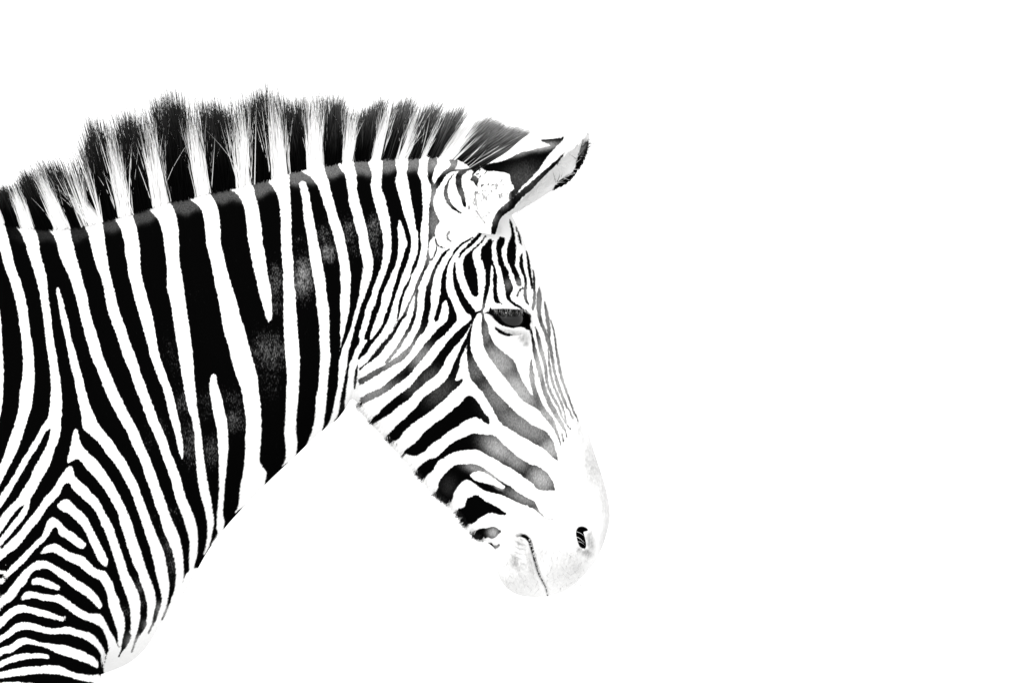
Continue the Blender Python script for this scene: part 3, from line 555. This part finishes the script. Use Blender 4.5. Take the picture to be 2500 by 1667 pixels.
# ------------------------------------------------------------------ hair strands as fine tapered tubes
def strands(name, root, d, length, width, shade0, shade1, bend, parent, mat=M_HAIR, rings=5, sides=2, tp=2.0):
    n = len(root); t = np.linspace(0, 1, rings)
    d = d/np.linalg.norm(d, axis=1, keepdims=True)
    L = length[:, None, None]
    c = root[:, None, :]+d[:, None, :]*L*t[None, :, None]+bend[:, None, :]*L*(t**2)[None, :, None]
    tan = d[:, None, :]+2*bend[:, None, :]*t[None, :, None]
    ref = np.array([0, 0, 1.0])+rng.normal(0, .35, (n, 1, 3))
    u = np.cross(tan, ref); u /= np.linalg.norm(u, axis=2, keepdims=True)+1e-9
    v = np.cross(tan, u); v /= np.linalg.norm(v, axis=2, keepdims=True)+1e-9
    prof = np.clip(1-t**1.8, .04, 1)*1.25
    a = np.arange(sides)*2*np.pi/sides
    w = (width[:, None]*prof[None, :]*.5)[..., None, None]
    ring = c[:, :, None, :]+w*(u[:, :, None, :]*np.cos(a)[None, None, :, None]+v[:, :, None, :]*np.sin(a)[None, None, :, None])
    verts = ring.reshape(-1, 3)
    base = (np.arange(n)*rings*sides)[:, None]
    fl = grid_faces(rings, sides, False)
    faces = (base[:, :, None]+fl[None]).reshape(-1, 4)
    sh = shade0[:, None]+(shade1-shade0)[:, None]*(t[None, :]**tp)
    sh = np.repeat(sh[:, :, None], sides, 2).ravel()
    o = mesh_obj(name, W3(verts), faces, mat, parent, dict(shade=sh))
    return o

MTOP = pts('s -400,420 -200,430 -60,450 0,462 41,424 84,379 107,371 150,365 201,312 230,280 278,264 329,266 370,248 423,234 472,222 500,238 551,236 592,218 645,208 701,226 758,222 788,225 829,232 862,262 895,250 928,226 1000,234 1060,244 1097,258 1143,283 1217,296 1296,318')
LEAN = np.array([[-400,-.4],[0,-.34],[60,-.36],[120,-.42],[175,-.5],[200,-.34],[240,-.25],[300,-.22],[370,-.15],[470,-.15],[550,-.16],[600,-.10],[650,-.07],[700,-.12],[740,-.06],[780,.02],[820,.04],[860,.12],[900,.24],[960,.32],[1010,.38],[1050,.42],[1085,.8],[1115,1.1],[1140,1.7],[1190,2.3]])
def make_mane():
    n = 26000
    x = rng.uniform(-330, 1150, n)
    x = np.concatenate([x, rng.uniform(1085, 1190, 9000)]); n = len(x)
    clump = np.floor(x/10.0+rng.normal(0, .4, n)).astype(int)
    crng = np.random.default_rng(5); table = crng.normal(0, 1, (600, 4)); ct = table[clump % 600]
    side = rng.uniform(-1, 1, n)
    dy = 1+15*side**2+rng.uniform(0, 9, n)
    o_ = np.argsort(DS[:, 0]); o_ = o_[DS[o_, 3] > 970]
    bx = np.interp(x, DS[o_, 0], DS[o_, 4]); hx = np.interp(x, DS[o_, 0], np.hypot(DS[o_, 3]-DS[o_, 1], DS[o_, 2]-DS[o_, 0]))
    st_ = 2*np.sqrt(dy/hx); z = np.sign(side)*(bx*st_*.8+2)*np.clip(np.abs(side)*1.6, .1, 1)
    y = crest_y(x)-np.interp(x, [1070, 1110], [17, 4])+dy
    lean = np.interp(x, LEAN[:, 0], LEAN[:, 1])+ct[:, 0]*.03+rng.normal(0, .055, n)
    # height: march so that the tips meet the top line
    top = np.interp(x, MTOP[:, 0], MTOP[:, 1])
    for _ in range(3):
        h = np.maximum(y-top, 20); top = np.interp(x+lean*h, MTOP[:, 0], MTOP[:, 1])
    h = np.maximum(y-top, 25)
    ln = h*np.sqrt(1+lean**2)*(.95+.065*ct[:, 1]+rng.normal(0, .06, n)-rng.random(n)**1.8*.42)
    F = coat_field(x+rng.normal(0, 2, n), crest_y(x)+14)
    isw = F < rng.normal(-3.0, 2.0, n)
    isw &= ~((side > .1) & (rng.random(n) < .42) & (x < 900))       # dark hairs standing behind the pale tufts
    isw = np.where(x > 1112, rng.random(n) < .10, isw)
    isw = np.where((x > 199) & (x < 221), rng.random(n) < .8, isw)
    arm = isw & (x > 222) & (x < 245)
    lean = np.where(arm, -1.02+rng.normal(0, .06, n), lean); ln = np.where(arm, rng.uniform(70, 165, n), ln)
    ln = np.where(x > 1060, np.interp(x, [1060, 1085, 1115, 1140, 1190], [140, 134, 138, 160, 135])*(.58+.52*rng.random(n)), ln)
    ln = np.where(isw, ln*(.92-.5*rng.random(n)**1.3), ln)
    # pale strands fan out sideways
    d = np.stack([lean+np.where(isw, rng.normal(0, .06, n), 0), -np.ones(n), side*.10+rng.normal(0, .03, n)-np.where(isw, .03, 0)], 1)
    stray = isw & (rng.random(n) < .035); d[:, 0] += np.where(stray, rng.normal(0, .13, n), 0); d[:, 2] -= np.where(stray, .12, 0)
    bend = np.stack([rng.normal(0, .05, n)+ct[:, 2]*.02+np.where(stray, rng.normal(0, .16, n), 0), np.zeros(n), rng.normal(0, .03, n)], 1)
    wdt = rng.uniform(1.4, 2.5, n)*np.where(stray, .55, 1)
    s0 = np.where(isw, rng.uniform(.94, .985, n), rng.uniform(.0008, .003, n)+.05*(x > 900)*rng.random(n)**3)
    tipl = np.interp(x, [0, 700, 1000, 1150], [.03, .04, .16, .3])*1.3
    s1 = np.where(isw, .96, tipl*rng.uniform(.4, 1.6, n))
    o = strands('mane', np.stack([x, y, z], 1), d, ln, wdt, s0, s1, bend, Z, tp=3.5)
    o['kind'] = 'stuff'
make_mane()

# ------------------------------------------------------------------ ears
EB = pts('c 620,1260 560,1130 540,960 560,800 640,680 780,585 930,490 1090,355 1250,262 1420,208 1560,188 1650,205 1700,255')   # back edge
EN = pts('c 828,1290 842,1222 870,1140 930,1085 990,1048 1040,985 1110,912 1180,852 1230,792 1330,692 1400,622 1450,545 1570,445 1660,360 1706,290')   # near rim
EF = pts('c 860,1290 900,1200 960,1090 1060,1030 1180,960 1300,880 1400,825 1510,765 1600,660 1660,560 1695,440 1712,320') # far rim
EAR_BLACK = []
def ear_ops():
    global OPS
    keep = OPS; OPS = []
    black('c 690,640 760,603 860,590 950,560 1050,510 1180,480 1300,450 1400,445 1350,505 1295,575 1245,650 1190,720 1080,830 1000,930 960,960 950,900 1000,850 965,780 950,710 870,690 800,680 740,680')
    black('c 1240,383 1350,372 1430,365 1467,350 1465,380 1420,430 1370,445 1310,415')
    black('c 960,965 880,1030 830,1090 800,1150 785,1220 785,1285', 'c 1450,535 1400,620 1330,690 1230,790 1180,850 1110,910 1040,980 990,1045 930,1085 870,1140 842,1220 825,1285')
    white('c 1460,500 1380,575 1330,592 1280,632 1225,685 1300,570 1360,500')
    for s in ('640,800,14 650,830,8','830,815,20 845,825,8','700,900,8 712,930,10 705,950,6','625,950,20 640,990,24 620,1000,10','860,910,8 865,935,10','640,1060,8 660,1090,6 690,1140,5 720,1170,5','600,740,50 632,760,55 640,800,20','780,870,6 790,885,6'):
        stroke(1, 'c '+s)
    stroke(1, 'c 530,670,20 600,650,30 660,640,30 720,610,12')
    er = np.random.default_rng(3)
    for cx, cy, sx, sy, m in ((640,960,25,50,9),(720,900,30,50,8),(845,830,30,30,5),(630,700,40,40,8),(900,920,40,30,2),(700,1110,40,40,4)):
        for _ in range(m):
            x, y = cx+er.normal(0, sx), cy+er.normal(0, sy); a_ = er.uniform(0, 6.28); l_ = er.uniform(6, 22)
            stroke(1, 'c %.0f,%.0f,%.1f %.0f,%.0f,%.1f %.0f,%.0f,1' % (x, y, er.uniform(1, 6), x+l_*math.cos(a_), y+l_*math.sin(a_), er.uniform(2, 9), x+1.7*l_*math.cos(a_+.6), y+1.7*l_*math.sin(a_+.6)))
    a = OPS; OPS = []
    black('c 1692,385 1695,450 1660,570 1600,670 1540,750 1480,795 1420,820 1380,832 1395,795 1450,745 1520,710 1570,660 1600,580 1612,510 1640,440')
    bq = OPS; OPS = keep
    return a, bq
EA, EI = ear_ops()
ETONE = [('j',1330,1200,90,110,-60,.75),('j',1470,1040,60,90,-60,.7),('j',1600,880,60,100,-60,.7),('c',1250,450,190,45,-8,.75),('c',1100,490,160,40,-20,.45),('c',1080,760,220,150,-20,.20),('c',900,1000,80,50,-40,.35),('c',1650,430,50,90,10,.6),('c',640,700,60,90,0,.4),('c',650,980,100,120,0,.9),('c',700,1110,120,90,0,1.0),('c',840,840,90,90,0,.8),('c',720,910,90,80,0,.85),('c',905,920,60,60,0,.9)]
ESKIN = [('c',1180,880,120,40,-40,.04)]
def make_ear(side):
    nu_, nv = 150, 150
    def dens(P): 
        Q = catmull(P, 10); s = np.linspace(0, len(Q)-1, nu_); i0 = np.arange(len(Q))
        return np.stack([np.interp(s, i0, Q[:, 0]), np.interp(s, i0, Q[:, 1])], 1)
    b_, n_, f_ = dens(EB), dens(EN), dens(EF)
    u = np.linspace(0, 1, nu_)
    wid = 62*np.sin(np.pi*np.clip(u*.86+.12, 0, 1))**.7
    z0 = -88+40*u                                   # centre plane of this ear
    v = np.linspace(-1, 1, nv)
    X = np.empty((nu_, nv)); Y = X.copy(); Zz = X.copy()
    for k, vv in enumerate(v):
        a = abs(vv)
        e = n_ if vv < 0 else f_
        s = a**1.6                                   # the cup stays near its back edge, then sweeps to the rim
        X[:, k] = b_[:, 0]*(1-s)+e[:, 0]*s; Y[:, k] = b_[:, 1]*(1-s)+e[:, 1]*s
        Zz[:, k] = z0+np.sign(vv)*wid*np.sin(a*np.pi*.60)/math.sin(math.pi*.5)
    th_ = 4.0
    # two skins with thickness
    O = np.stack([X, Y, Zz], -1)
    du = np.gradient(O, axis=0); dv = np.gradient(O, axis=1)
    nn = np.cross(du, dv); nn /= np.linalg.norm(nn, axis=2, keepdims=True)+1e-9
    if nn[nu_//2, 10, 2] < 0: nn = -nn               # inward side of the near half looks away from the camera
    taper = (np.clip((1-np.abs(v))/.08, 0, 1)**.5)[None, :, None]
    I = O+nn*th_*taper
    V1 = O.reshape(-1, 3); V2 = I.reshape(-1, 3)
    fo = grid_faces(nu_, nv); fi = fo[:, ::-1]+len(V1)
    # close rims
    rim = []
    for k in (0, nv-1):
        r = np.arange(nu_-1)
        rim.append(np.stack([r*nv+k, (r+1)*nv+k, (r+1)*nv+k+len(V1), r*nv+k+len(V1)], -1))
    faces = np.vstack([fo, fi]+rim)
    VV_ = np.vstack([V1, V2])
    vv = np.tile(np.repeat(v[None, :], nu_, 0).ravel(), 2)
    X_, Y_ = VV_[:, 0], VV_[:, 1]
    fa = apply_ops(EA, X_, Y_, np.full(len(X_), -25.0)); fi_ = apply_ops(EI, X_, Y_, np.full(len(X_), -25.0))
    cf = np.where(vv < 0.0, fa, fi_)
    tone_ = blobs(ETONE, X_, Y_); sk_ = np.where(vv < 0, 0, blobs(ESKIN, X_, Y_))
    VV_[:, 2] *= -side
    o = mesh_obj('ear', W3(VV_), faces, M_COAT, Z, dict(coat=cf, tone=tone_, sheen=np.zeros(len(X_)), skin_shade=sk_))
    # hair along the rims and inside the cup
    rr = []; dd = []; ll = []; sh = []
    for P, vk, cnt in ((n_, 0, 260), (f_, nv-1, 420)):
        t = rng.integers(int(nu_*(.72 if vk == 0 else .1)), nu_-2, cnt)
        p = O[t, vk]+rng.normal(0, 1.5, (cnt, 3))
        tg = O[np.minimum(t+2, nu_-1), vk]-O[t-2, vk]; tg /= np.linalg.norm(tg, axis=1, keepdims=True)
        nrm = O[t, vk]-O[t, vk+(12 if vk == 0 else -12)]; nrm /= np.linalg.norm(nrm, axis=1, keepdims=True)
        sgn = -.5 if vk else -.6
        rr.append(p); dd.append(tg*.9+sgn*nrm*rng.uniform(.2, 1.2, (cnt, 1))); ll.append(rng.uniform(6, 16, cnt)); sh.append(np.where(cf[t*nv+vk] > -4, .01, .95))
    # inner fluff
    cnt = 1500
    ti = rng.integers(25, nu_-15, cnt); tv = rng.integers(int(nv*.62), nv-4, cnt)
    rr.append(O[ti, tv]-np.array([0, 0, 3.0])); dd.append(np.stack([rng.normal(.6, .4, cnt), rng.normal(-.5, .5, cnt), rng.uniform(-.5, -.1, cnt)], 1))
    ll.append(rng.uniform(12, 34, cnt)); sh.append(np.where(fi_[ti*nv+tv] > -3, .01, rng.uniform(.9, .97, cnt)))
    rr = np.vstack(rr); dd = np.vstack(dd); ll = np.concatenate(ll); sh = np.concatenate(sh)
    rr[:, 2] *= -side; dd[:, 2] *= -side
    h = strands('ear_hair', rr, dd, ll, np.full(len(rr), 1.0), sh, sh, rng.normal(0, .12, (len(rr), 3)), o, rings=4)
    h['kind'] = 'stuff'
    return o
make_ear(-1); 
e2 = make_ear(1)

# ------------------------------------------------------------------ eye, lashes, whiskers
def sphere(cx, cy, cz, r, seg=48):
    u = np.linspace(0, np.pi, seg); w = np.linspace(0, 2*np.pi, seg*2, endpoint=False)
    x = cx+r[0]*np.sin(u)[:, None]*np.cos(w); y = cy+r[1]*np.cos(u)[:, None]*np.ones_like(w); z = cz+r[2]*np.sin(u)[:, None]*np.sin(w)
    return np.stack([x.ravel(), y.ravel(), z.ravel()], -1), grid_faces(seg, seg*2, True)
ed = surface_depth([1243], [815])[0]
for s in (1, -1):
    v, f = sphere(1242, 782, s*(ed+34), (38, 34, 36))
    mesh_obj('eye', W3(v), f, M_EYE, Z)
n = 110
lx = rng.uniform(1200, 1285, n); ly = 762+rng.normal(0, 1, n)
ld = np.full(n, ed-10)
for s in (1, -1):
    lashes = strands('eyelashes', np.stack([lx, ly, s*ld], 1), np.stack([rng.normal(.1, .25, n), rng.uniform(.5, 1, n), s*rng.uniform(-.9, -.4, n)], 1), rng.uniform(12, 26, n), np.full(n, 1.0), np.where(rng.random(n) < .22, .3, .004), np.where(rng.random(n) < .2, .4, .01), rng.normal(0, .1, (n, 3)), Z, rings=4)
    lashes['kind'] = 'stuff'
# muzzle hair: lip fringe and chin whiskers
mp = catmull(pts(MOUTH), 12)
n = 130
k = rng.integers(30, len(mp)-1, n); p = mp[k]+rng.normal(0, 2.0, (n, 2))
dz = surface_depth(p[:, 0]+rng.choice([-6, 6], n), p[:, 1])
for s in (1, -1):
    o = strands('lip_hair', np.stack([p[:, 0]+4, p[:, 1]-2, s*dz], 1), np.stack([rng.normal(-.75, .3, n), rng.normal(.55, .3, n), s*rng.uniform(-.3, 0, n)], 1), rng.uniform(4, 8, n), np.full(n, .7), np.full(n, .8), np.full(n, .85), rng.normal(0, .15, (n, 3)), Z, rings=4)
    o['kind'] = 'stuff'
n = 260
ang = rng.random(n)
wx = rng.uniform(1225, 1440, n); wy = rng.uniform(1340, 1440, n)
dz = surface_depth(wx, wy)
o = strands('whiskers', np.stack([wx, wy, dz], 1), np.stack([rng.normal(-.1, .4, n), rng.uniform(.3, 1, n), rng.uniform(-.8, -.2, n)], 1), rng.uniform(8, 26, n), np.full(n, .7), rng.uniform(.3, .8, n), np.full(n, .7), rng.normal(0, .2, (n, 3)), Z, rings=4)
o['kind'] = 'stuff'
# pale hairs curving over the nostril
q = pts('k 1262,288 1266,352 1272,405 1285,468')
dn = surface_depth(q[:, 0]-6, q[:, 1])
o = strands('nostril_hair', np.stack([q[:, 0]-2, q[:, 1], dn-4], 1), np.array([[1.0, .1, 0], [1, .2, 0], [1, -.05, 0], [1, .05, 0]]), np.array([26., 22, 21, 15]), np.array([.7, 1.0, .6, .9]), np.full(4, .8), np.full(4, .8), np.tile([.0, .55, 0], (4, 1)), Z, rings=6)

n = 5000
jw = catmull(DS[:, 2:4][(DS[:, 2] > 862) & (DS[:, 2] < 1180) & (DS[:, 0] > 1290)], 3)
k = rng.integers(0, len(jw), n); off_ = rng.uniform(0, 10, n)
jp = jw[k]+np.stack([off_*.75, -off_*.55], 1)+rng.normal(0, 1.2, (n, 2))
jf = coat_field(jp[:, 0]+rng.normal(0, 1.5, n), jp[:, 1]+rng.normal(0, 1.5, n))
o = strands('jaw_hair', np.stack([jp[:, 0], jp[:, 1], -rng.uniform(0, 45, n)*np.sqrt(off_/10)], 1), np.stack([rng.normal(-.5, .3, n), rng.uniform(.3, 1, n), rng.uniform(-.5, 0, n)], 1), rng.uniform(6, 17, n), np.full(n, 1.3), np.where(jf > 0, .003, .9), np.where(jf > 0, .03, .92), rng.normal(0, .15, (n, 3)), Z, rings=4)
o['kind'] = 'stuff'

# ------------------------------------------------------------------ hooves and tail (beyond the picture)
M_HOOF = plain_material('hoof_horn', .04, .5, .3)
for x0, x1, zc in ((70,175,-124),(0,105,124),(-1675,-1570,-138),(-1745,-1640,138)):
    a = np.linspace(0, 2*np.pi, 24, endpoint=False); rows = [(2568, 0, 42), (2590, 6, 48), (2609, 12, 56), (2609, 12, .5)]
    v = [[(x0+x1)/2+o_+(r_*1.15)*math.cos(t), y_, zc+r_*math.sin(t)] for y_, o_, r_ in rows for t in a]
    mesh_obj('hoof', W3(v), grid_faces(4, 24, True), M_HOOF, Z)
n = 500
ta = rng.random(n)
o = strands('tail', np.stack([rng.normal(-1850, 8, n), rng.uniform(800, 1300, n), rng.normal(0, 9, n)], 1), np.stack([rng.normal(-.12, .05, n), np.ones(n), rng.normal(0, .03, n)], 1), rng.uniform(400, 650, n), np.full(n, 3.0), rng.choice([.02, .8], n), np.full(n, .03), rng.normal(0, .03, (n, 3)), Z, rings=6)
o['kind'] = 'stuff'
